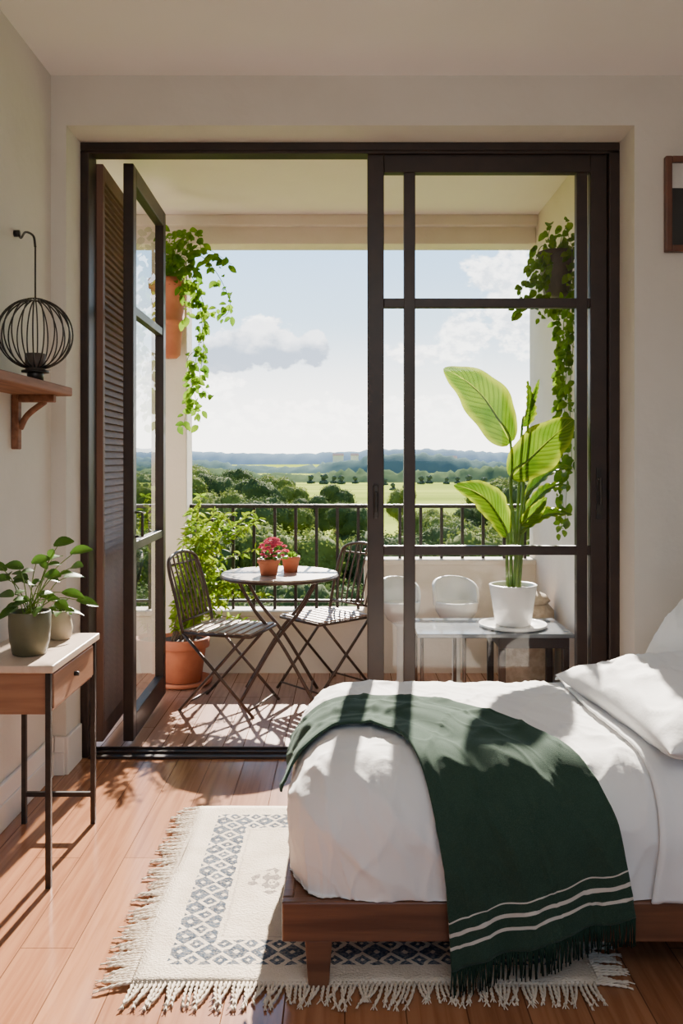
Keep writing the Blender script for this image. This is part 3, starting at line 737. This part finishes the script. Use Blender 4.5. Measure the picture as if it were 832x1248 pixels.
vine(h1, [
 [(205,350,0),(205,300,0),(215,282,-.05),(232,300,-.1)],
 [(210,350,0),(222,310,0),(250,303,-.05),(282,322,-.1)],
 [(212,350,0),(235,310,-.1),(262,330,-.1),(280,368,-.1),(274,385,-.1),(262,380,-.1)],
 [(212,348,0),(228,330,-.1),(250,380,-.1),(240,430,-.1),(232,480,-.1),(222,525,-.1)],
 [(215,348,0),(238,350,-.1),(248,420,-.1),(243,465,-.1),(256,482,-.1)],
 [(240,425,-.1),(228,440,-.1),(236,475,-.1),(244,515,-.1)],
 [(205,348,0),(222,340,-.1),(226,390,-.12)],
 [(200,345,0),(206,310,-.1),(198,280,-.1)],
 [(200,345,0),(210,320,-.1),(226,315,-.1),(228,345,-.1)],
 [(206,345,0),(222,290,-.12),(240,285,-.12),(246,310,-.1)],
 [(208,340,0),(215,300,-.12),(228,292,-.12),(236,330,-.1)],
 [(208,340,0),(222,325,-.12),(238,335,-.12),(240,375,-.1)],
], 5.45, M['leafC'], .026, .048, .032, ymax=5.58)
random.seed(6)
rpc = Vector((1.145, 4.62, 2.28))
h2 = empty('hanging_planter', rpc, 'dark hanging planter with ivy on the right balcony wall', 'planter')
MB().lathe([(0,0),(.05,0),(.07,.02),(.092,.20),(.10,.205),(.102,.24),(.09,.24),(.088,.21),(0,.21)], rpc, 36).build('pot', M['candle'], h2, smooth=True)
MB().tube([(1.26, 4.62, 2.5), rpc+Vector((.09,0,.22))], .006).build('bracket', M['metal'], h2, smooth=True)
MB().tube([(1.26, 4.62, 2.3), rpc+Vector((.07,0,.03))], .006).build('bracket', M['metal'], h2, smooth=True)
vine(h2, [
 [(678,312,0),(660,300,0),(648,330,-.05),(636,352,0),(628,385,0)],
 [(680,310,0),(668,330,-.1),(650,345,-.1),(646,375,-.1)],
 [(680,310,0),(684,290,0),(692,270,0)],
 [(682,310,0),(694,300,-.1),(697,330,-.1),(690,380,-.1)],
 [(678,310,0),(668,290,-.1),(672,275,-.1)],
 [(678,310,0),(664,315,-.1),(656,350,-.1),(664,385,-.1)],
 [(682,300,0),(690,285,-.1),(697,300,-.1)],
 [(690,330,.05),(694,400,.05),(684,470,.06),(692,540,.08),(688,640,.1)],
 [(688,330,.15),(680,400,.2),(690,450,.2),(680,520,.2),(686,600,.2)],
 [(690,350,.2),(686,420,.3),(694,500,.3),(684,580,.3),(690,650,.3)],
 [(676,320,0),(664,352,-.1),(676,384,-.1)],
 [(695,340,-.1),(698,420,0),(694,480,0),(697,570,0)],
], 4.62, M['leafD'], .026, .046, .028, xmax=1.235)

# ---------------------------------------------------------------- right balcony furniture
wt = empty('side_table', (.78, 4.62, FB), 'long low glossy grey topped table carrying the white plant pot on the balcony', 'table')
MB().box((.375, 4.40, .478), (1.185, 4.84, .50)).build('tabletop', M['ptop'], wt, bevel=.004)
for a_, b_ in (((.80, 4.425, .42), (1.165, 4.445, .478)), ((.80, 4.795, .42), (1.165, 4.815, .478)), ((.80, 4.445, .42), (.82, 4.795, .478)), ((1.145, 4.445, .42), (1.165, 4.795, .478))):
    MB().box(a_, b_).build('apron', M['frame'], wt, bevel=.003)
for lx in (.80, 1.13):
    for ly in (4.425, 4.78):
        MB().box((lx, ly, FB), (lx+.035, ly+.035, .42)).build('leg', M['frame'], wt, bevel=.004)
for lx in (.40, .62):
    for ly in (4.43, 4.81): MB().tube([(lx, ly, .478), (lx, ly, FB)], .010, 8).build('leg', M['bmetal'], wt, smooth=True)
ty = empty('tray', (.905, 4.60, .50), 'round white tray under the white plant pot', 'tray')
MB().lathe([(0,0),(.15,0),(.178,.004),(.182,.018),(.176,.019),(.170,.010),(0,.009)], (.905, 4.60, .5005), 48).build('tray_body', M['white'], ty, smooth=True)
bc = Vector((.907, 4.60, .511))
bg = empty('potted_plant', bc, 'tall broad leaved plant in a white pot behind the glass door', 'plant')
pot(bg, bc, [(0,.001),(.085,0),(.095,.006),(.122,.18),(.126,.205),(.128,.215),(.122,.218),(.115,.21),(.112,.19),(0,.19)], M['white'], .112, .195)
def bigleaf(base, tip, W, face, curl, stem_from, Yb, Yt, bend=0, droop=0):
    B = P(base[0], base[1], Yb); T = P(tip[0], tip[1], Yt)
    d = T-B; L = d.length; d.normalize(); face = Vector(face).normalized()
    side = d.cross(face).normalized(); n = side.cross(d).normalized()
    b = MB(); nu, nv = 14, 44; uv = []
    def ctr(t): return B+d*L*t+n*curl*math.sin(math.pi*t)+side*bend*math.sin(math.pi*t)+Vector((0,0,1))*droop*(math.sin(math.pi*t*.9)-.9*t*.3)
    for j in range(nv+1):
        t = j/nv; w = W*.5*(math.sin(math.pi*min(1, (t**.8)*.97+.025))**.65)*(1.12-.38*t)
        cc = ctr(t)
        for i in range(nu+1):
            a = i/nu*2-1
            rip = .004*math.sin(t*44-abs(a)*5)*abs(a)
            wv = 1+.05*math.sin(t*17+(2 if a > 0 else 0))
            b.v.append(cc+side*w*a*wv*.93+n*(w*.5*abs(a)**1.2*(1-.5*t)-w*.35*t*a*a+rip)+d*abs(a)*w*.2); uv.append((i/nu, t))
    for j in range(nv):
        for i in range(nu):
            q = j*(nu+1)+i; b.f.append((q, q+1, q+nu+2, q+nu+1))
    b.uv = uv; lf = b.build('leaf', M['big'], bg, smooth=True)
    s0 = bc+Vector((stem_from[0], stem_from[1], .19))
    mid = s0.lerp(B, .5)+Vector((stem_from[0]*.3, 0, 0)); mid.x = mid.x*.5+(s0.x+(B.x-s0.x)*.35)*.5
    b = MB(); b.tube(spline([s0, mid, B]+[ctr(t)-n*.002 for t in (.25,.5,.75)], 8), .010, 8, .002); b.build('stalk', M['stem'], lf, smooth=True)
bigleaf((622,540), (541,449), .27, (-.45,-1,.35), -.05, (-.01,0), 4.60, 4.50, .04, .03)
bigleaf((636,520), (643,464), .16, (.85,-.55,.1), .02, (.01,.02), 4.62, 4.66)
bigleaf((622,582), (699,512), .26, (.30,-1,.55), -.05, (.02,-.01), 4.58, 4.48, .02, .05)
bigleaf((640,608), (698,570), .12, (-.2,-.5,1), .03, (.03,.01), 4.60, 4.56, .02, .05)
bigleaf((618,652), (553,592), .19, (-.2,-1,.6), .03, (-.03,-.01), 4.57, 4.44, .02, .05)
bigleaf((632,652), (697,628), .13, (.1,-.6,1), .03, (.03,-.02), 4.57, 4.50, .02, .05)
bigleaf((634,640), (666,606), .10, (.4,-1,.3), .02, (.01,-.03), 4.55, 4.50)
bigleaf((645,500), (657,462), .04, (.2,-1,0), .0, (.02,.03), 4.66, 4.68)
bigleaf((638,630), (692,592), .09, (-.1,-.6,1), .03, (.035,.02), 4.64, 4.62, .02, .06)

def tub_chair(loc, rz, mat, label, r=.14):
    rt = empty('tub_chair', (0,0,0))
    b = MB(); n = 40
    b.lathe([(0,.40),(r*.35,.402),(r*.70,.43),(r*.93,.48),(r*1.0,.535),(r*.96,.545),(r*.9,.53),(r*.6,.50),(0,.495)], (0,0,0), 44)
    b.build('seat', mat, rt, smooth=True)
    b = MB()
    def fn(u, v):
        a = math.radians(-95+190*u); hgt = .535+.145*(max(0, math.cos(a*.94))**.35)
        z = .52+(hgt-.52)*v
        rr_ = r*(.97+.05*v)
        return Vector((-rr_*math.cos(a), rr_*math.sin(a), z))
    b.grid(fn, n, 10); b.build('backrest', mat, rt, smooth=True, solid=.02)
    MB().lathe([(0,0),(r*.75,0),(r*.78,.008),(r*.4,.03),(.026,.06),(.024,.38),(.05,.405),(0,.41)], (0,0,0), 32).build('pedestal', mat, rt, smooth=True)
    rt.location = loc; rt.rotation_euler.z = rz; tag(rt, label, 'chair'); return rt
tub_chair((.685, 5.25, FB), math.radians(-80), M['white'], 'small white bowl chair behind the long grey table, left of the potted plant', .135)
tub_chair((.345, 5.25, FB), math.radians(-70), M['white'], 'small white bowl chair half hidden behind the bar of the sliding door', .12)
wk = empty('woven_basket', (1.075, 5.08, FB), 'round beige woven basket in the corner behind the plant', 'basket')
MB().lathe([(0,0),(.12,0),(.14,.01),(.165,.15),(.175,.35),(.165,.52),(.13,.56),(.125,.57),(0,.575)], (1.075, 5.08, FB), 44).build('basket_body', M['beige'], wk, smooth=True)
MB().lathe([(.132,.565),(.145,.575),(.12,.61),(.06,.632),(.02,.638),(0,.639)], (1.075, 5.08, FB), 44).build('lid', M['beige'], wk, smooth=True)

# ---------------------------------------------------------------- landscape
GZ = -9.0
def gh(x, y):
    return GZ+1.2*noise.noise(Vector((x*.006, y*.006, 0)))+max(0, (y-420)/600)*5
b = MB(); rows = [12*(1400/12)**(j/60) for j in range(61)]
def tf(u, v):
    y = rows[min(60, int(round(v*60)))]; x = (u*2-1)*(y*.95+40); return Vector((x, y, gh(x, y)))
b.grid(tf, 48, 60); b.build('ground', M['field'], kind='structure', smooth=True)
def ridge(Y, ztop, depth, amp, wl, mat, name, jag, cut=None):
    b = MB(); NX = 420
    def f(u, v):
        x = (u*2-1)*Y*.95; hgt = ztop+amp*noise.noise(Vector((x/wl, Y, 0)))+jag*noise.noise(Vector((x/(wl*.06), v*4, 5)))+jag*.6*noise.noise(Vector((x/(wl*.025), v*8, 1)))
        if v < .5: t = v/.5; return Vector((x, Y+depth*.5*t, GZ-1+(hgt-GZ+1)*math.sin(t*math.pi/2)))
        t = (v-.5)/.5; return Vector((x, Y+depth*.5+depth*.5*t, GZ-1+(hgt-GZ+1)*math.cos(t*math.pi/2)))
    b.grid(f, NX, 12); o = b.build(name, mat, kind='structure', smooth=True)
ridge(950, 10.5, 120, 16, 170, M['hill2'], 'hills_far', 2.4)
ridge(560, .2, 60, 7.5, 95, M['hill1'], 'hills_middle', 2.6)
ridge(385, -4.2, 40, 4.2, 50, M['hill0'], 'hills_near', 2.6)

bmi = bmesh.new(); bmesh.ops.create_icosphere(bmi, subdivisions=3, radius=1)
IV = [v.co.copy() for v in bmi.verts]; IF = [tuple(v.index for v in f.verts) for f in bmi.faces]; bmi.free()
def make_tree(mat, seed, tall=1.0, nl=1150, low=.32):
    random.seed(seed); r = empty('tree', (0,0,0))
    b = MB()
    blobs = [(Vector((0,0,.60*tall)), .28)]
    for k in range(11):
        a = k*2.4; rad = random.uniform(.10,.22); blobs.append((Vector((math.cos(a)*rad, math.sin(a)*rad, random.uniform(low,.80)*tall)), random.uniform(.12,.20)))
    if low < .3:
        for k in range(5):
            a = k*1.3; blobs.append((Vector((math.cos(a)*.28, math.sin(a)*.28, .12)), .2))
    for c_, rr_ in blobs:
        vs = []
        for v in IV:
            nn = noise.noise(v*3+c_*9)*.25+noise.noise(v*8+c_*5)*.15
            vs.append(c_+v*rr_*(.84+nn))
        b.add(vs, IF)
        for k in range(int(nl*(rr_/.17)**2)):
            d = Vector((random.gauss(0,1), random.gauss(0,1), random.gauss(0,1))).normalized()
            nn = noise.noise(d*3+c_*9)*.25+noise.noise(d*8+c_*5)*.15
            p = c_+d*rr_*(.93+nn+random.uniform(-.09,.10)); s_ = random.uniform(.006,.0115)
            n = (d+Vector((random.uniform(-.8,.8), random.uniform(-.8,.8), random.uniform(-.8,.8)))).normalized(); a_ = n.orthogonal().normalized(); b_ = n.cross(a_)
            ro = random.uniform(0, 6.28); a2 = a_*math.cos(ro)+b_*math.sin(ro); b2 = n.cross(a2)
            b.add([p+a2*s_, p+b2*s_*.7, p-a2*s_, p-b2*s_*.7], [(0,1,2,3)])
    b.build('crown', mat, r, smooth=True)
    MB().tube([(0,0,-.05), (.01,0,.2), (0,.01,.5)], .03, 8, .015).build('trunk', M['wood_stem'], r, smooth=True)
    return r
def place(proto, first, loc, h, rz, label, group):
    o = proto if first else copy_tree(proto)
    o.location = loc; o.scale = (h, h, h); o.rotation_euler.z = rz; tag(o, label, 'tree', group); return o
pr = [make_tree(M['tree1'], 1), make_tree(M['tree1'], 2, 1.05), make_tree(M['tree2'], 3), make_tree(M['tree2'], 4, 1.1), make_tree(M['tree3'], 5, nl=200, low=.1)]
used = [0]*5
def T(kind, px, py, Y, label, group):
    t = P(px, py, Y); g_ = gh(t.x, Y); h = (t.z-g_)/(.98 if kind != 1 and kind != 3 else 1.03)
    place(pr[kind], not used[kind], (t.x, Y, g_), max(2.5, h), random.uniform(0, 6.28), label, group); used[kind] = 1
random.seed(21)
La = 'rounded sunlit green tree among those left of centre before the meadow'; Ga = 'green trees before the meadow on the left'
for px, py, Y in [(242,561,122),(268,570,100),(294,566,132),(318,575,86),(340,574,120),(358,586,100),(262,590,68),(304,596,62),(345,604,64),(218,572,86),(190,568,98),(160,568,90)]:
    T(random.choice([0,1,2,3]), px, py, Y, La, Ga)
Lm = 'dark green tree standing apart at the edge of the bright meadow'; 
for px, py, Y in [(408,587,112),(382,600,88),(432,606,78)]: T(2 if px != 432 else 3, px, py, Y, Lm, 'trees at the meadow edge')
Ld = 'green tree directly below the balcony seen through the railing bars'; Gd = 'trees just beyond the railing'
px = 110; k = 0
while px < 760:
    T(random.choice([2,2,3,0,1]), px+random.uniform(-5,5), random.uniform(622,650), 36+12*(k % 2)+random.uniform(-1,1), Ld, Gd); px += 62; k += 1
for px in range(150, 480, 84):
    T(random.choice([2,3]), px+random.uniform(-5,5), random.uniform(692,705), 24+(px % 4), Ld, Gd)
Lr = 'green tree on the slope seen through the glass door'; Gr = 'trees seen through the glass door'
for px, py, Y in [(488,590,120),(592,584,92),(618,576,112),(644,582,88),(672,580,104),(704,578,92),(740,582,100),(514,614,70),(550,618,60),(588,608,68),(630,603,60),(668,602,70)]:
    T(random.choice([0,1,2,3]), px, py, Y, Lr, Gr)
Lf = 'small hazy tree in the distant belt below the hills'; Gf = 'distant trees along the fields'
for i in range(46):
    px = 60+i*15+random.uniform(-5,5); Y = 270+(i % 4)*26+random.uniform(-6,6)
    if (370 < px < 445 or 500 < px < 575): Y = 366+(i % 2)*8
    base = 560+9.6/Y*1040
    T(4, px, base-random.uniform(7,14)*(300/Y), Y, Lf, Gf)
# houses
M['hw'] = pm('house_wall', (.70, .68, .64), (.66, .64, .60), 2, .8); M['hr'] = pm('house_roof', (.35, .2, .15), (.3, .16, .12), 2, .8)
for px, py, Y, w_, lab in [(412,553,880,11,'white farmhouse on the far ridge, leftmost of the houses'),(432,553,900,8,'small white farmhouse on the far ridge right of the longer one'),(551,556,880,9,'white farmhouse on the far ridge behind the glass door')]:
    t = P(px, py, Y); z0 = t.z-4; zg = gh(t.x, Y)
    hs = empty('house', (t.x, Y, zg), lab, 'house')
    MB().box((t.x-w_/2, Y-4, zg-1), (t.x+w_/2, Y+4, z0+2)).build('walls', M['hw'], hs)
    MB().add([(t.x-w_/2-.5,Y-4.5,z0+2),(t.x+w_/2+.5,Y-4.5,z0+2),(t.x+w_/2+.5,Y+4.5,z0+2),(t.x-w_/2-.5,Y+4.5,z0+2),(t.x-w_/2,Y,z0+4.5),(t.x+w_/2,Y,z0+4.5)], [(0,1,5,4),(2,3,4,5),(0,4,3),(1,2,5),(0,3,2,1)]).build('roof', M['hr'], hs)

# ---------------------------------------------------------------- world
wd = bpy.data.worlds.new('sky'); bpy.context.scene.world = wd; wd.use_nodes = True
nt = wd.node_tree; nt.nodes.clear(); g = N(nt)
out = g.n('ShaderNodeOutputWorld'); bgd = g.n('ShaderNodeBackground'); g.l(bgd.outputs[0], out.inputs[0])
tc = g.n('ShaderNodeTexCoord'); sp = g.n('ShaderNodeSeparateXYZ'); g.l(tc.outputs['Generated'], sp.inputs[0])
x, y, z = sp.outputs
ay = g.m('MAXIMUM', g.m('ABSOLUTE', y), .05)
u = g.m('DIVIDE', x, ay); v = g.m('DIVIDE', z, ay)
rp = g.n('ShaderNodeValToRGB'); g.l(z, rp.inputs[0]); cr = rp.color_ramp
cr.elements[0].position = 0; cr.elements[0].color = (.94, .96, .97, 1)
cr.elements[1].position = 1; cr.elements[1].color = (.16, .33, .66, 1)
for p_, c_ in ((.06, (.88, .93, .96, 1)), (.13, (.62, .80, .95, 1)), (.26, (.37, .62, .92, 1)), (.5, (.28, .48, .80, 1))):
    e = cr.elements.new(p_); e.color = c_
cv = g.n('ShaderNodeCombineXYZ'); g.l(g.m('MULTIPLY', u, 26), cv.inputs[0]); g.l(g.m('MULTIPLY', v, 38), cv.inputs[1]); g.l(g.m('MULTIPLY', y, 3), cv.inputs[2])
def wn(scale, rough, off):
    nz = g.n('ShaderNodeTexNoise'); nz.inputs['Scale'].default_value = scale; nz.inputs['Detail'].default_value = 9; nz.inputs['Roughness'].default_value = rough
    ad = g.n('ShaderNodeVectorMath', operation='ADD'); g.l(cv.outputs[0], ad.inputs[0]); ad.inputs[1].default_value = (off, off*.3, 0)
    g.l(ad.outputs[0], nz.inputs['Vector']); return g.m('SUBTRACT', nz.outputs[0], .5)
nn = wn(1, .55, 0); n2 = wn(2.3, .6, 7.3)
def blob(uc, vc, a, b_):
    d1 = g.m('POWER', g.m('ABSOLUTE', g.m('DIVIDE', g.m('SUBTRACT', u, uc), a)), 2.0); d2 = g.m('POWER', g.m('ABSOLUTE', g.m('DIVIDE', g.m('SUBTRACT', v, vc), b_)), 2.0)
    return g.m('SUBTRACT', 1.0, g.m('ADD', d1, d2))
def mx(l):
    r = l[0]
    for q in l[1:]: r = g.m('MAXIMUM', r, q)
    return r
fwd = g.m('GREATER_THAN', y, .3)
wh = mx([blob(.195,.215,.06,.038), blob(.21,.17,.07,.05), blob(.15,.145,.05,.022), blob(.095,.125,.06,.014), blob(-.02,.05,.20,.025), blob(.15,.05,.2,.025), blob(-.19,.09,.07,.04), blob(-.10,.152,.045,.018), blob(.5,.12,.2,.06), blob(-.5,.14,.2,.06)])
gy = mx([blob(-.105,.134,.052,.030), blob(-.140,.122,.055,.022), blob(-.085,.122,.045,.018), blob(-.037,.130,.020,.022)])
nsum = g.m('ADD', g.m('MULTIPLY', nn, 3.4), g.m('MULTIPLY', n2, 2.2))
mw = g.m('MULTIPLY', g.ss(g.m('ADD', wh, nsum), .0, .7), fwd)
mg = g.m('MULTIPLY', g.ss(g.m('ADD', gy, g.m('MULTIPLY', nsum, .6)), .0, .35), fwd)
n3 = g.n('ShaderNodeTexNoise'); n3.inputs['Scale'].default_value = 3.2; n3.inputs['Detail'].default_value = 8; g.l(tc.outputs['Generated'], n3.inputs[0])
gen = g.m('MULTIPLY', g.ss(n3.outputs[0], .52, .70), .3)
col = g.mix(gen, rp.outputs[0], (.90, .93, .96))
wcol = g.mix(g.ss(n2, -.12, .1), (.85, .90, .96), (1.6, 1.57, 1.5))
col = g.mix(g.m('MULTIPLY', mw, .85), col, wcol)
glow = g.ss(v, .17, .0); col = g.mix(g.m('MULTIPLY', g.m('MULTIPLY', glow, fwd), .75), col, (2.1, 2.0, 1.8))
gcol = g.mix(g.ss(g.m('ADD', v, g.m('MULTIPLY', nn, .08)), .120, .155), (.34, .41, .52), (1.1, 1.12, 1.15))
col = g.mix(g.m('MULTIPLY', mg, .88), col, gcol)
low = g.m('LESS_THAN', z, -.002); col = g.mix(low, col, (.12, .10, .08))
back = g.m('LESS_THAN', y, 0); col = g.mix(back, col, g.mix(.4, col, (0, 0, 0)))
g.l(col, bgd.inputs[0]); bgd.inputs[1].default_value = 3.2

sl = bpy.data.lights.new('sun', 'SUN'); sl.energy = 32; sl.angle = math.radians(.6); sl.color = (1, .89, .755)
so = bpy.data.objects.new('sun', sl); C.objects.link(so); so.location = (2, 12, 10)
so.rotation_euler = Vector((-.09, -1, -.60)).to_track_quat('-Z', 'Y').to_euler()
al = bpy.data.lights.new('fill_light', 'AREA'); al.shape = 'RECTANGLE'; al.size = 2.0; al.size_y = 1.2; al.energy = 44; al.color = (1, .95, .88)  # unseen area light added behind the camera to brighten the room
ao = bpy.data.objects.new('fill_light', al); C.objects.link(ao); ao.location = (.4, -.6, 2.9); ao.rotation_euler = Vector((0, .95, .0)).to_track_quat('-Z', 'Y').to_euler()

# ---------------------------------------------------------------- camera
cam = bpy.data.cameras.new('camera'); co = bpy.data.objects.new('camera', cam); C.objects.link(co)
co.location = (0, 0, H); co.rotation_euler = (math.radians(90), 0, 0)
cam.sensor_fit = 'HORIZONTAL'; cam.sensor_width = 36; cam.lens = 36*F/832
cam.shift_x = -4/832; cam.shift_y = -64/832; cam.clip_end = 4000; cam.clip_start = .05
bpy.context.scene.camera = co
